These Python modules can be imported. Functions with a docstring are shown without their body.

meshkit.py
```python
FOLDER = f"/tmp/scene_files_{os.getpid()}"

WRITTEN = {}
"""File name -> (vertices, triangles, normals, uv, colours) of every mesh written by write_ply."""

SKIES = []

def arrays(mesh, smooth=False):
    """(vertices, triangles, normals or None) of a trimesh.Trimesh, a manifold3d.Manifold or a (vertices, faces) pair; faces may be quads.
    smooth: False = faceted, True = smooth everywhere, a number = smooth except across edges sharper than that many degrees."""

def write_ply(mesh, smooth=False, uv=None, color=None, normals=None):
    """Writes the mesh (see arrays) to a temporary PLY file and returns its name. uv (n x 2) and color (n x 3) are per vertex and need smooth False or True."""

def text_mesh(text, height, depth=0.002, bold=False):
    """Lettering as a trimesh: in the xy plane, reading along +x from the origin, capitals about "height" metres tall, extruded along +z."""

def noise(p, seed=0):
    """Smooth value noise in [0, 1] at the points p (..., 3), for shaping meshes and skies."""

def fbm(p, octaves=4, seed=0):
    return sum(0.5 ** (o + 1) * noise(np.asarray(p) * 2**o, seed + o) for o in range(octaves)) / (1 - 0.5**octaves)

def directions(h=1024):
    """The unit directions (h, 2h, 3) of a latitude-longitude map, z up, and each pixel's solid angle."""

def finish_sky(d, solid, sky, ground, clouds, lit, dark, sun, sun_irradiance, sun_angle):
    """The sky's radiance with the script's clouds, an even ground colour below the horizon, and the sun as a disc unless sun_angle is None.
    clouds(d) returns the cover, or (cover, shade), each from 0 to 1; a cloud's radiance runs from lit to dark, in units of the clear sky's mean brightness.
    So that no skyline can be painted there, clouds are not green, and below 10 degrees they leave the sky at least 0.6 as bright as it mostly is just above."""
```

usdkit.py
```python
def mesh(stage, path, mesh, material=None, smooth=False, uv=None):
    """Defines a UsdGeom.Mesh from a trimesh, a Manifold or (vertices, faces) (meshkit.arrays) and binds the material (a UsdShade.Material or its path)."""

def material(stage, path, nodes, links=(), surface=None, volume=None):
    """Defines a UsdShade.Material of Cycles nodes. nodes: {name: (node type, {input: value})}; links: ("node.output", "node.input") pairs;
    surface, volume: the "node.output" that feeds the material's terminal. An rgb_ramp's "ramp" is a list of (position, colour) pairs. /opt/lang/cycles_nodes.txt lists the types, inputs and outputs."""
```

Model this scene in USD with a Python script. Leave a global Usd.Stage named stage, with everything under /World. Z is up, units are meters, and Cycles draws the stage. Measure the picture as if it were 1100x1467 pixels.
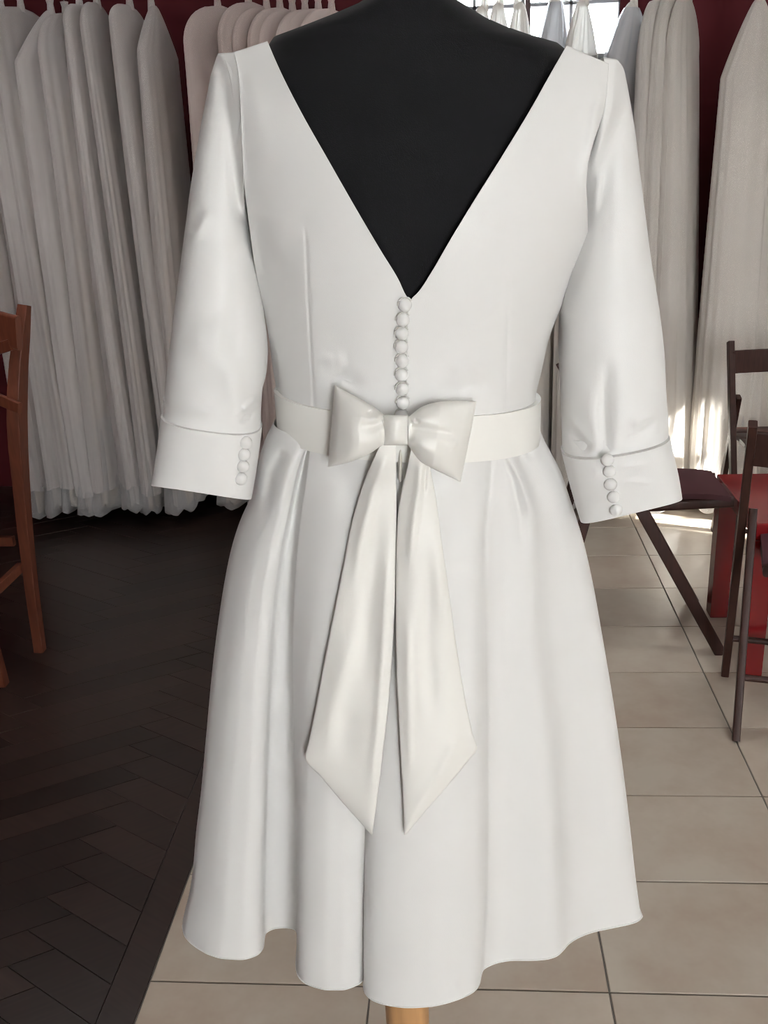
import math
import numpy as np
import trimesh
import usdkit
from scipy import ndimage
from scipy.interpolate import PchipInterpolator
from pxr import Usd, UsdGeom, UsdLux, UsdShade, Gf, Sdf

stage = Usd.Stage.CreateInMemory()
UsdGeom.SetStageUpAxis(stage, UsdGeom.Tokens.z)
UsdGeom.SetStageMetersPerUnit(stage, 1.0)
UsdGeom.Xform.Define(stage, '/World')
UsdGeom.Scope.Define(stage, '/World/Looks')

# ------------------------------------------------------------------ camera (solved from the tile joints: 45 x 30 cm tiles)
YAW, PITCH, ROLL, CAM_H, F = 8.43717225e-02, 3.51951747e-01, -4.26314447e-02, 1.49317865, 1400.0
cy_, sy_ = math.cos(YAW), math.sin(YAW)
FW = np.array([-sy_ * math.cos(PITCH), cy_ * math.cos(PITCH), -math.sin(PITCH)])
_r = np.array([cy_, sy_, 0.0]); _u = np.cross(_r, FW)
RT = math.cos(ROLL) * _r + math.sin(ROLL) * _u
UP = -math.sin(ROLL) * _r + math.cos(ROLL) * _u
RH, HH, CAM = _r, np.array([-sy_, cy_, 0.0]), np.array([0, 0, CAM_H])   # level right, level forward, eye
cam = UsdGeom.Camera.Define(stage, '/World/camera')
cam.AddTransformOp().Set(Gf.Matrix4d(*RT, 0, *UP, 0, *(-FW), 0, *CAM, 1))
cam.CreateHorizontalApertureAttr(36.0); cam.CreateVerticalApertureAttr(36.0 * 1467 / 1100)
cam.CreateFocalLengthAttr(36.0 * F / 1100); cam.CreateClippingRangeAttr(Gf.Vec2f(0.05, 200))
cam.CreateExposureAttr(0.08)

# ------------------------------------------------------------------ light: sky, sun through a side window, the shop window behind the camera
dome = UsdLux.DomeLight.Define(stage, '/World/sky')
dome.CreateColorAttr(Gf.Vec3f(1.0, 1.0, 1.0)); dome.CreateIntensityAttr(5.0)

def look_along(d):
    """rotation whose local -Z points along d"""
    d = np.asarray(d, float) / np.linalg.norm(d); z = -d
    x = np.cross([0, 0, 1.0], z); x = x / np.linalg.norm(x) if np.linalg.norm(x) > 1e-6 else np.array([1.0, 0, 0])
    return x, np.cross(z, x), z

def place(prim, pos, d):
    x, y, z = look_along(d)
    UsdGeom.Xformable(prim).AddTransformOp().Set(Gf.Matrix4d(*x, 0, *y, 0, *z, 0, *pos, 1))

SUN_DIR = (-1.0, 0.55, -0.46)
sun = UsdLux.DistantLight.Define(stage, '/World/sun')
sun.CreateAngleAttr(3.5); sun.CreateNormalizeAttr(True); sun.CreateIntensityAttr(26.0); sun.CreateColorAttr(Gf.Vec3f(1.0, 0.95, 0.86)); place(sun.GetPrim(), (3, 0, 3), SUN_DIR)

def rect_light(path, pos, d, w, h, inten, col):
    l = UsdLux.RectLight.Define(stage, path)
    l.CreateWidthAttr(w); l.CreateHeightAttr(h); l.CreateIntensityAttr(inten); l.CreateColorAttr(Gf.Vec3f(*col)); place(l.GetPrim(), pos, d)

LAMP_I = 12.0
ROOM = dict(x0=-2.75, x1=2.25, y0=-4.2, y1=4.5, z1=2.75)
rect_light('/World/shop_window_daylight', (1.45, -4.26, 1.38), (0, 1, 0), 1.4, 2.2, 4.5, (1.0, 0.99, 0.985))

# ------------------------------------------------------------------ pixel <-> world helpers (used to trace outlines, each at its own real distance)
def ray(p):
    p = np.asarray(p, float)
    return FW + RT * ((p[..., 0:1] - 550) / F) - UP * ((p[..., 1:2] - 733.5) / F)
def PD(p, D):
    d = ray(p); return CAM + d * (np.asarray(D, float)[..., None] / (d @ HH)[..., None])
def PY(p, Y):
    d = ray(p); return CAM + d * (np.asarray(Y, float)[..., None] / d[..., 1:2])
def PZ(p, z):
    d = ray(p); return CAM + d * ((np.asarray(z, float) - CAM_H)[..., None] / d[..., 2:3])
def proj(P):
    q = np.asarray(P) - CAM; w = q @ FW
    return np.stack([550 + F * (q @ RT) / w, 733.5 - F * (q @ UP) / w], -1)
def W(a, D, z):
    a, D, z = np.broadcast_arrays(a, D, z)
    return a[..., None] * RH + D[..., None] * HH + z[..., None] * np.array([0, 0, 1.0])
def aDz(P):
    return P @ RH, P @ HH, P[..., 2]

# ------------------------------------------------------------------ prims
USED = {}
def numbered(parent, name):
    k = (str(parent), name); n = USED.get(k, -1) + 1; USED[k] = n
    return name if n == 0 else f'{name}_{n:03d}'
def keys(prim, **kw):
    for k, v in kw.items():
        if v: prim.SetCustomDataByKey(k, v)
BASE = {}
def thing(name, label, category=None, base=(0, 0, 0), group=None, kind=None):
    path = '/World/' + numbered('/World', name)
    x = UsdGeom.Xform.Define(stage, path); x.AddTranslateOp().Set(Gf.Vec3d(*map(float, base)))
    keys(x.GetPrim(), label=label, category=category, group=group, kind=kind); BASE[path] = np.asarray(base, float)
    return path
def part(parent, name, mesh, mat, smooth=30, label=None, kind=None):
    path = parent + '/' + numbered(parent, name); base = BASE[parent]; BASE[path] = base
    v, f = (mesh.vertices, mesh.faces) if hasattr(mesh, 'vertices') else mesh
    # a sub-part's own frame is its parent part's frame, which is the thing's
    m = usdkit.mesh(stage, path, (np.asarray(v, float) - base, np.asarray(f)), '/World/Looks/' + mat, smooth=smooth)
    keys(m.GetPrim(), label=label, kind=kind)
    return path
def cat(ms):
    ms = [m if hasattr(m, 'vertices') else trimesh.Trimesh(*fix(m), process=False) for m in ms]
    return trimesh.util.concatenate(ms)
def fix(m):
    v, f = np.asarray(m[0], float), np.asarray(m[1], int)
    if f.shape[1] == 4: f = np.vstack([f[:, [0, 1, 2]], f[:, [0, 2, 3]]])
    return v, f

# ------------------------------------------------------------------ materials
def mat(name, nodes, links, surface='p.BSDF', volume=None):
    return usdkit.material(stage, '/World/Looks/' + name, nodes, links, surface=surface, volume=volume)
def plain(name, color, rough=0.5, metallic=0.0, spec=0.5, sheen=0.0, var=0.0, scale=6.0, bump=0.0, bscale=400.0, stretch=(1, 1, 1), coat=0.0):
    c = np.array(color)
    nodes = {'tc': ('texture_coordinate', {}), 'mp': ('mapping', {'scale': stretch}), 'n': ('noise_texture', {'scale': scale, 'detail': 5.0, 'roughness': 0.6}),
             'r': ('rgb_ramp', {'ramp': [(0.3, tuple(c * (1 - var))), (0.7, tuple(np.minimum(c * (1 + var), 1)))]}),
             'p': ('principled_bsdf', {'roughness': rough, 'metallic': metallic, 'specular_ior_level': spec, 'sheen_weight': sheen, 'coat_weight': coat, 'coat_roughness': 0.1})}
    links = [('tc.object', 'mp.vector'), ('mp.vector', 'n.vector'), ('n.fac', 'r.fac'), ('r.color', 'p.base_color')]
    if bump:
        nodes['n2'] = ('noise_texture', {'scale': bscale, 'detail': 2.0}); nodes['b'] = ('bump', {'strength': bump, 'distance': 0.001})
        links += [('mp.vector', 'n2.vector'), ('n2.fac', 'b.height'), ('b.normal', 'p.normal')]
    return mat(name, nodes, links)

plain('satin', (0.78, 0.772, 0.765), rough=0.42, spec=0.35, sheen=0.15, bump=0.12, bscale=1400)
plain('satin_bow', (0.86, 0.845, 0.81), rough=0.38, spec=0.45, sheen=0.1, bump=0.08, bscale=1400)
plain('thread', (0.62, 0.60, 0.57), rough=0.7)
plain('zip_metal', (0.75, 0.72, 0.66), rough=0.35, metallic=0.6)
plain('form_cloth', (0.012, 0.012, 0.0135), rough=0.9, spec=0.12, sheen=0.05, bump=0.2, bscale=900)
plain('beech', (0.55, 0.30, 0.13), rough=0.4, var=0.12, scale=10, stretch=(8, 8, 0.6))
plain('stool_wood', (0.125, 0.035, 0.018), rough=0.42, var=0.25, scale=14, stretch=(6, 6, 0.7))
plain('chair_wood', (0.040, 0.014, 0.010), rough=0.45, spec=0.3, var=0.3, scale=20, stretch=(5, 5, 0.8))
plain('chair_seat', (0.055, 0.008, 0.014), rough=0.65, var=0.1)
plain('red_lacquer', (0.20, 0.008, 0.010), rough=0.14, var=0.02, spec=0.6)
plain('wall_red', (0.085, 0.012, 0.016), rough=0.8, var=0.10, scale=3, spec=0.2)
plain('wall_light', (0.70, 0.68, 0.65), rough=0.9, var=0.02)
plain('ceiling_white', (0.78, 0.77, 0.75), rough=0.9)
plain('trim_dark', (0.045, 0.012, 0.014), rough=0.5)
plain('steel', (0.55, 0.55, 0.56), rough=0.3, metallic=1.0)
plain('grout', (0.16, 0.145, 0.13), rough=0.9)
plain('mortar', (0.50, 0.51, 0.55), rough=0.7)
plain('gown_ivory', (0.70, 0.61, 0.51), rough=0.7, sheen=0.2)
plain('gown_blush', (0.72, 0.58, 0.51), rough=0.7, sheen=0.2)
plain('gown_white', (0.74, 0.70, 0.66), rough=0.7, sheen=0.2)
plain('rubber', (0.02, 0.02, 0.02), rough=0.8)

def piece_mat(name, color, rough, var_random, var_noise, nscale, stretch=(1, 1, 1), bump=0.0, second=None, spec=0.5, rot=0.0):
    c = np.array(color); s = np.array(second if second is not None else c * (1 - var_noise))
    mat(name, {'oi': ('object_info', {}), 'tc': ('texture_coordinate', {}), 'ad': ('vector_math', {'math_type': 'add'}), 'ml': ('vector_math', {'math_type': 'scale', 'scale': 37.0}),
               'rt': ('vector_rotate', {'rotate_type': 'z_axis', 'angle': rot}),
               'mp': ('mapping', {'scale': stretch}), 'n': ('noise_texture', {'scale': nscale, 'detail': 6.0, 'roughness': 0.62}),
               'r': ('rgb_ramp', {'ramp': [(0.32, tuple(s)), (0.66, tuple(c))]}),
               'v': ('map_range', {'from_min': 0.0, 'from_max': 1.0, 'to_min': 1 - var_random, 'to_max': 1 + var_random}),
               'mx': ('vector_math', {'math_type': 'scale'}),
               'b': ('bump', {'strength': bump, 'distance': 0.001}),
               'p': ('principled_bsdf', {'roughness': rough, 'specular_ior_level': spec})},
        [('tc.object', 'ad.vector1'), ('oi.random', 'ml.vector1'), ('ml.vector', 'ad.vector2'), ('ad.vector', 'rt.vector'), ('rt.vector', 'mp.vector'), ('mp.vector', 'n.vector'), ('n.fac', 'r.fac'),
         ('oi.random', 'v.value'), ('r.color', 'mx.vector1'), ('v.result', 'mx.scale'), ('mx.vector', 'p.base_color'), ('n.fac', 'b.height'), ('b.normal', 'p.normal')])
piece_mat('tile', (0.50, 0.445, 0.375), 0.30, 0.03, 0.0, 5.0, bump=0.05, second=(0.42, 0.34, 0.275))
piece_mat('plank_a', (0.026, 0.0145, 0.0115), 0.36, 0.45, 0.35, 9.0, stretch=(0.8, 14, 1), rot=0.56)
piece_mat('plank_b', (0.024, 0.0135, 0.011), 0.36, 0.45, 0.35, 9.0, stretch=(0.8, 14, 1), rot=-0.56)

def veil(name, color, clear, trans=0.35, rough=0.6):
    """thin cover cloth: part clear, part diffuse, part shining through"""
    mat(name, {'d': ('principled_bsdf', {'base_color': color, 'roughness': rough, 'specular_ior_level': 0.3, 'sheen_weight': 0.2}), 't': ('translucent_bsdf', {'color': color}),
               'm1': ('mix_closure', {'fac': trans}), 'c': ('transparent_bsdf', {'color': (0.97, 0.97, 0.97)}), 'lw': ('layer_weight', {'blend': 0.35}),
               'mr': ('map_range', {'from_min': 0.0, 'from_max': 1.0, 'to_min': clear, 'to_max': clear * 0.25}), 'm2': ('mix_closure', {})},
        [('d.BSDF', 'm1.closure1'), ('t.BSDF', 'm1.closure2'), ('m1.closure', 'm2.closure1'), ('c.BSDF', 'm2.closure2'), ('lw.facing', 'mr.value'), ('mr.result', 'm2.fac')], surface='m2.closure')
veil('cover_grey', (0.75, 0.71, 0.70), 0.30)
veil('cover_blush', (0.77, 0.67, 0.64), 0.27)
veil('cover_warm', (0.76, 0.72, 0.68), 0.20)
veil('tulle', (0.60, 0.59, 0.60), 0.55)
mat('cellophane', {'g': ('glossy_bsdf', {'color': (0.9, 0.93, 1.0), 'roughness': 0.3}), 'c': ('transparent_bsdf', {'color': (0.93, 0.95, 1.0)}), 'm': ('mix_closure', {}), 'fr': ('layer_weight', {'blend': 0.45})},
    [('c.BSDF', 'm.closure1'), ('g.BSDF', 'm.closure2'), ('fr.facing', 'm.fac')], surface='m.closure')
mat('pane', {'g': ('glossy_bsdf', {'color': (1, 1, 1), 'roughness': 0.02}), 'c': ('transparent_bsdf', {'color': (0.96, 0.98, 0.98)}), 'm': ('mix_closure', {}), 'fr': ('fresnel', {'IOR': 1.45})},
    [('c.BSDF', 'm.closure1'), ('g.BSDF', 'm.closure2'), ('fr.fac', 'm.fac')], surface='m.closure')

# ------------------------------------------------------------------ mesh builders
def grid(P, close_u=False, flip=False):
    """quads over an (n, m, 3) grid of points"""
    n, m = P.shape[:2]; idx = np.arange(n * m).reshape(n, m)
    if close_u: idx = np.hstack([idx, idx[:, :1]])
    q = np.stack([idx[:-1, :-1], idx[1:, :-1], idx[1:, 1:], idx[:-1, 1:]], -1).reshape(-1, 4)
    if flip: q = q[:, ::-1]
    return P.reshape(-1, 3), q
def cap(P, flip=False):
    c = P.mean(0); n = len(P); f = [[i, (i + 1) % n, n] for i in range(n)]
    f = np.array(f); return np.vstack([P, c]), (f[:, ::-1] if flip else f)
def loft(sections, caps=True):
    P = np.stack(sections); v, q = grid(P, close_u=True); f = fix((v, q))[1]
    if caps:
        n, m = P.shape[:2]; i = np.arange(m); j = (i + 1) % m
        v = np.vstack([v, P[0].mean(0), P[-1].mean(0)])
        f = np.vstack([f, np.stack([i, j, np.full(m, n * m)], 1), np.stack([j + (n - 1) * m, i + (n - 1) * m, np.full(m, n * m + 1)], 1)])
    t = trimesh.Trimesh(v, f, process=False)
    if caps and t.volume < 0: t.invert()
    return t
def rrect(w, h, r, n=3):
    """rounded rectangle outline"""
    r = min(r, w / 2 * .98, h / 2 * .98); out = []
    for cx, cy, a0 in ((w / 2 - r, h / 2 - r, 0), (-w / 2 + r, h / 2 - r, 90), (-w / 2 + r, -h / 2 + r, 180), (w / 2 - r, -h / 2 + r, 270)):
        for k in range(n):
            a = math.radians(a0 + 90 * k / (n - 1)); out.append((cx + r * math.cos(a), cy + r * math.sin(a)))
    return np.array(out)
def bar(pts, w, d, side=(0, 1, 0), r=0.004, n=3):
    """a rounded rectangular bar along a polyline; w across (along side), d the other way; w, d may vary along it"""
    pts = np.asarray(pts, float); k = len(pts); w = np.broadcast_to(w, (k,)); d = np.broadcast_to(d, (k,))
    t = np.gradient(pts, axis=0); t /= np.linalg.norm(t, axis=1, keepdims=True); secs = []
    for i in range(k):
        s = np.asarray(side, float); s = s - t[i] * (s @ t[i]); s /= np.linalg.norm(s); o = np.cross(t[i], s)
        c = rrect(w[i], d[i], r, n); secs.append(pts[i] + c[:, :1] * s + c[:, 1:] * o)
    return loft(secs)
def rod(pts, rad, n=10):
    pts = np.asarray(pts, float); k = len(pts); rad = np.broadcast_to(rad, (k,)); t = np.gradient(pts, axis=0); t /= np.linalg.norm(t, axis=1, keepdims=True) + 1e-12
    a = np.cross(t, np.where(np.abs(t[:, 2:]) < .9, [0, 0, 1.0], [1.0, 0, 0])); a /= np.linalg.norm(a, axis=1, keepdims=True); b = np.cross(t, a); g = np.arange(n) * 2 * np.pi / n
    return loft([pts[i] + rad[i] * (np.cos(g)[:, None] * a[i] + np.sin(g)[:, None] * b[i]) for i in range(k)])
def block(c0, c1, ch=0.002):
    """box between two corners with chamfered edges on all sides"""
    c0, c1 = np.minimum(c0, c1), np.maximum(c0, c1); ch = min(ch, *((c1 - c0) / 2.2)); P = []
    for z, i in ((c0[2], ch), (c0[2] + ch, 0), (c1[2] - ch, 0), (c1[2], ch)):
        P.append(np.array([[c0[0] + i, c0[1] + i, z], [c1[0] - i, c0[1] + i, z], [c1[0] - i, c1[1] - i, z], [c0[0] + i, c1[1] - i, z]]))
    return loft(P)
def slab(poly, z0, z1, ch=0.001):
    """convex outline as a chamfered slab"""
    poly = np.asarray(poly, float); c = poly.mean(0)
    ins = c + (poly - c) * (1 - ch / np.linalg.norm(poly - c, axis=1, keepdims=True).min())
    return loft([np.c_[poly, np.full(len(poly), z0)], np.c_[poly, np.full(len(poly), z1 - ch)], np.c_[ins, np.full(len(poly), z1)]])
def curve(pts, n):
    """n points along a smooth curve through pixel points, evenly by arc length"""
    p = np.asarray(pts, float); s = np.r_[0, np.cumsum(np.linalg.norm(np.diff(p, axis=0), axis=1))]
    t = np.linspace(0, s[-1], n)
    return np.stack([PchipInterpolator(s, p[:, k])(t) for k in range(p.shape[1])], -1)
def at_y(pts, y):
    """x of an outline at image rows y"""
    p = np.asarray(pts, float); o = np.argsort(p[:, 1]); return PchipInterpolator(p[o, 1], p[o, 0], extrapolate=True)(y)
def sm(t): t = np.clip(t, 0, 1); return t * t * (3 - 2 * t)
def pl_dist(q, line):
    """distance, signed side and fraction along a polyline, for pixel points q (..., 2)"""
    line = np.asarray(line, float); best = np.full(q.shape[:-1], 1e9); side = np.zeros(q.shape[:-1]); frac = np.zeros(q.shape[:-1])
    L = np.r_[0, np.cumsum(np.linalg.norm(np.diff(line, axis=0), axis=1))]
    for i in range(len(line) - 1):
        a, b = line[i], line[i + 1]; ab = b - a; t = np.clip(((q - a) @ ab) / (ab @ ab), 0, 1); d = q - (a + t[..., None] * ab)
        r = np.linalg.norm(d, axis=-1); m = r < best
        best = np.where(m, r, best); side = np.where(m, np.sign(ab[0] * d[..., 1] - ab[1] * d[..., 0]), side); frac = np.where(m, (L[i] + t * (L[i + 1] - L[i])) / L[-1], frac)
    return best, side, frac
def relief(q, specs):
    """sum of soft ridges (amp > 0 comes nearer) along pixel polylines; each: (line, width px, amp m, fade at start, fade at end[, step])"""
    out = np.zeros(q.shape[:-1])
    for line, wd, amp, f0, f1, *step in specs:
        d, s, fr = pl_dist(q, line)
        fade = (sm(fr / f0) if f0 else 1) * (sm((1 - fr) / f1) if f1 else 1)
        if step: out += amp * fade * np.exp(-(d / wd) ** 2 * .5) * 0 + amp * fade * .5 * (1 + s * (1 - np.exp(-d / wd))) * np.exp(-d / step[0])
        else: out += amp * fade * np.exp(-(d / wd) ** 2)
    return out

# ================================================================== the room
R = ROOM
def struct(name, mesh, m, base=(0, 0, 0), smooth=30, label=None):
    path = '/World/' + numbered('/World', name); v, f = mesh.vertices, mesh.faces
    p = usdkit.mesh(stage, path, (np.asarray(v), np.asarray(f)), '/World/Looks/' + m, smooth=smooth).GetPrim(); keys(p, kind='structure', label=label); BASE[path] = np.zeros(3)
    return path
def wall_y(y0, y1, holes, x0=R['x0'] - .15, x1=R['x1'] + .15, z1=R['z1']):
    """a wall across the room with rectangular openings (x0, x1, z0, z1)"""
    xs = sorted({x0, x1, *[h[0] for h in holes], *[h[1] for h in holes]}); ms = []
    for a, b in zip(xs, xs[1:]):
        cut = sorted([(h[2], h[3]) for h in holes if h[0] <= a and h[1] >= b]); z = 0.0
        for c, d in cut + [(z1, z1)]:
            if c > z: ms.append(trimesh.creation.box(bounds=[[a, y0, z], [b, y1, c]]))
            z = d
    return cat(ms)
WIN = (-0.12, 0.672, 1.838, 2.438)          # opening for the glass blocks in the back wall
struct('wall_back', wall_y(R['y1'], R['y1'] + .15, [WIN]), 'wall_red', label='dark red wall behind the hanging gowns')
struct('wall_front', wall_y(R['y0'] - .15, R['y0'], [(.75, 2.15, .28, 2.48)]), 'wall_light')
side = wall_y(R['x1'], R['x1'] + .15, [(3.02, 3.24, .46, 1.12)], x0=R['y0'], x1=R['y1'])
side.vertices = side.vertices[:, [1, 0, 2]]; side.invert()
struct('wall_right', side, 'wall_light')
struct('wall_left', trimesh.creation.box(bounds=[[R['x0'] - .15, R['y0'], 0], [R['x0'], R['y1'], R['z1']]]), 'wall_red')
struct('ceiling', trimesh.creation.box(bounds=[[R['x0'] - .15, R['y0'] - .15, R['z1']], [R['x1'] + .15, R['y1'] + .15, R['z1'] + .12]]), 'ceiling_white')

# window in the back wall: hollow glass blocks in mortar joints
w1 = thing('window_1', 'bright glass block window high in the red back wall', base=(0.28, R['y1'], WIN[2]), kind='structure')
mort = []; GB = 0.1968
xs = [WIN[1] - GB * k for k in range(5)]
for k in range(5): mort.append(trimesh.creation.box(bounds=[[xs[k] - .006, 4.515, WIN[2]], [xs[k] + .006, 4.585, WIN[3]]]))
for k in range(4): mort.append(trimesh.creation.box(bounds=[[WIN[0], 4.515, WIN[2] + .2 * k - .006], [WIN[1], 4.585, WIN[2] + .2 * k + .006]]))
part(w1, 'mortar_joint', cat(mort), 'mortar')
for i in range(4):
    for k in range(3):
        x0, z0 = xs[i + 1] + .007, WIN[2] + .2 * k + .007
        part(w1, 'glass_block', cat([block((x0, y, z0), (x0 + GB - .014, y + .008, z0 + .186), .004) for y in (4.518, 4.572)]), 'pane')
part(w1, 'sill', block((WIN[0] - .02, 4.44, WIN[2] - .02), (WIN[1] + .02, 4.52, WIN[2] + .0), .003), 'mortar')
struct('trim_1', block((.283, 4.40, 1.76), (.302, 4.5, 2.75), .002), 'trim_dark', label='narrow dark upright post in front of the glass block window')

# shop window behind the camera and the low side window that lets the sun in
w2 = thing('window_2', 'large shop window behind the viewer', base=(1.45, R['y0'], .28), kind='structure')
fr = [block((.75, -4.32, .28), (2.15, -4.24, .33)), block((.75, -4.32, 2.43), (2.15, -4.24, 2.48)), block((.75, -4.32, .28), (.8, -4.24, 2.48)), block((2.1, -4.32, .28), (2.15, -4.24, 2.48))]
part(w2, 'frame', cat(fr), 'mortar'); part(w2, 'glazing', trimesh.creation.box(bounds=[[.8, -4.33, .33], [2.1, -4.324, 2.43]]), 'pane')
w3 = thing('window_3', 'low narrow window in the right wall', base=(R['x1'], 3.1, .46), kind='structure')
fr = [block((2.30, 3.02, .46), (2.36, 3.24, .48)), block((2.30, 3.02, 1.10), (2.36, 3.24, 1.12)), block((2.30, 3.02, .46), (2.36, 3.035, 1.12)), block((2.30, 3.225, .46), (2.36, 3.24, 1.12))]
part(w3, 'frame', cat(fr), 'mortar'); part(w3, 'glazing', trimesh.creation.box(bounds=[[2.325, 3.035, .48], [2.331, 3.225, 1.10]]), 'pane')

# flat ceiling lamps: housing, diffuser and the light each gives
LAMPS = [(1.5, -1.3), (-1.35, 2.4), (1.0, 2.4)]
for i, (x, y) in enumerate(LAMPS):
    lp = thing('ceiling_light', f'square flat white lamp on the ceiling, {("front right", "back left", "back right")[i]} one', 'ceiling light', (x, y, R['z1'] - .06), group='ceiling lamps')
    part(lp, 'housing', block((x - .33, y - .33, R['z1'] - .05), (x + .33, y + .33, R['z1']), .004), 'ceiling_white')
    rect_light(lp + '/lamp', (0, 0, -.002), (0, 0, -1), .6, .6, LAMP_I, (1.0, 0.98, 0.955))

# floor: stone tiles on the right, dark chevron parquet on the left with a border board
YF = -0.65
fl = thing('floor', 'beige stone tiles beside dark wooden parquet', base=(0, 0, 0), kind='structure')
part(fl, 'screed', trimesh.creation.box(bounds=[[R['x0'] - .15, R['y0'] - .15, -.12], [R['x1'] + .15, R['y1'] + .15, -.0035]]), 'grout')
part(fl, 'plain_tiling', trimesh.creation.box(bounds=[[-.617, R['y0'], -.02], [R['x1'], YF, 0]]), 'tile', label='tiles behind the viewer')
part(fl, 'plain_boards', trimesh.creation.box(bounds=[[R['x0'], R['y0'], -.02], [-.617, .3, 0]]), 'plank_a', label='boards behind the viewer')
EDGE, TX, TY = -0.617, -0.1857, 1.4313
rng = np.random.default_rng(5)
for i in range(-1, 6):
    for j in range(-7, 11):
        a, b = max(TX + .45 * i, EDGE), min(TX + .45 * (i + 1), R['x1']); c, d = max(TY + .3 * j, YF), min(TY + .3 * (j + 1), R['y1'])
        if b - a < .01 or d - c < .01: continue
        part(fl, 'tile', block((a + .0018, c + .0018, -.012), (b - .0018, d - .0018, rng.uniform(-.0004, .0)), .0012), 'tile', smooth=False)
part(fl, 'border_board', block((EDGE - .072, .3, -.014), (EDGE - .0015, R['y1'], .0005), .0012), 'plank_a', smooth=False, label='straight dark board along the edge of the tiles')
X1, YP = EDGE - .0735, 0.3
import shapely.geometry as sg
BWD, BK_, SQ = .114, 5, .60            # herringbone: board width, length in widths, and how far the pattern is squeezed along the room
def board(x, y, w, h):
    out = []
    for px, py in ((x, y), (x + w, y), (x + w, y + h), (x, y + h)): out.append((-1.24 + BWD * (px - py) * .70711, 2.62 + SQ * BWD * (px + py) * .70711))
    return sg.Polygon(out).buffer(-.0006, join_style=2)
area = sg.box(R['x0'], YP, X1, R['y1'])
for nn in range(-3, 3):
    for t in range(-60, 60):
        for (x, y, w, h), mm in (((t + BK_ * nn, t - BK_ * nn, BK_, 1), 'plank_a'), ((t + BK_ * nn, t + 1 - BK_ * nn, 1, BK_), 'plank_b')):
            pl = board(x, y, w, h).intersection(area)
            if pl.is_empty or pl.area < 6e-4 or pl.geom_type != 'Polygon': continue
            pc = np.array(pl.exterior.coords)[:-1]
            if not pl.exterior.is_ccw: pc = pc[::-1]
            part(fl, 'plank', slab(pc, -.014, rng.uniform(-.0006, .0002), .0009), mm, smooth=False)

# ================================================================== the dress form and the dress
D0 = 1.05
Rz = np.array([0, 0, 1.0])
def a_of(px, D=D0): return PD(np.array(px, float), D) @ RH
BOD_L = [(320, 79), (331, 120), (338, 180), (346, 235), (352, 285), (357, 325), (363, 370), (370, 410), (377, 440), (385, 484), (391, 530), (396, 562), (397, 600)]
BOD_R = [(872, 91), (870.5, 115), (867, 150), (859, 178), (848, 212), (842, 239), (840, 268), (841.5, 300), (842, 335), (835, 362), (822, 389), (813.6, 413), (802, 444), (787, 483), (775, 535), (768, 566), (766, 610)]
V_L = [(383, 59), (403, 105), (431, 160), (470, 229), (510, 299), (546, 360), (571, 401), (582, 424), (596, 440), (598, 470), (599, 540), (599, 612)]
V_R = [(812, 65), (789, 105), (758, 160), (719, 224), (680, 286), (646, 342), (618, 390), (598, 420), (590, 428), (585, 444), (583.5, 480), (583, 540), (582, 612)]
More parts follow.
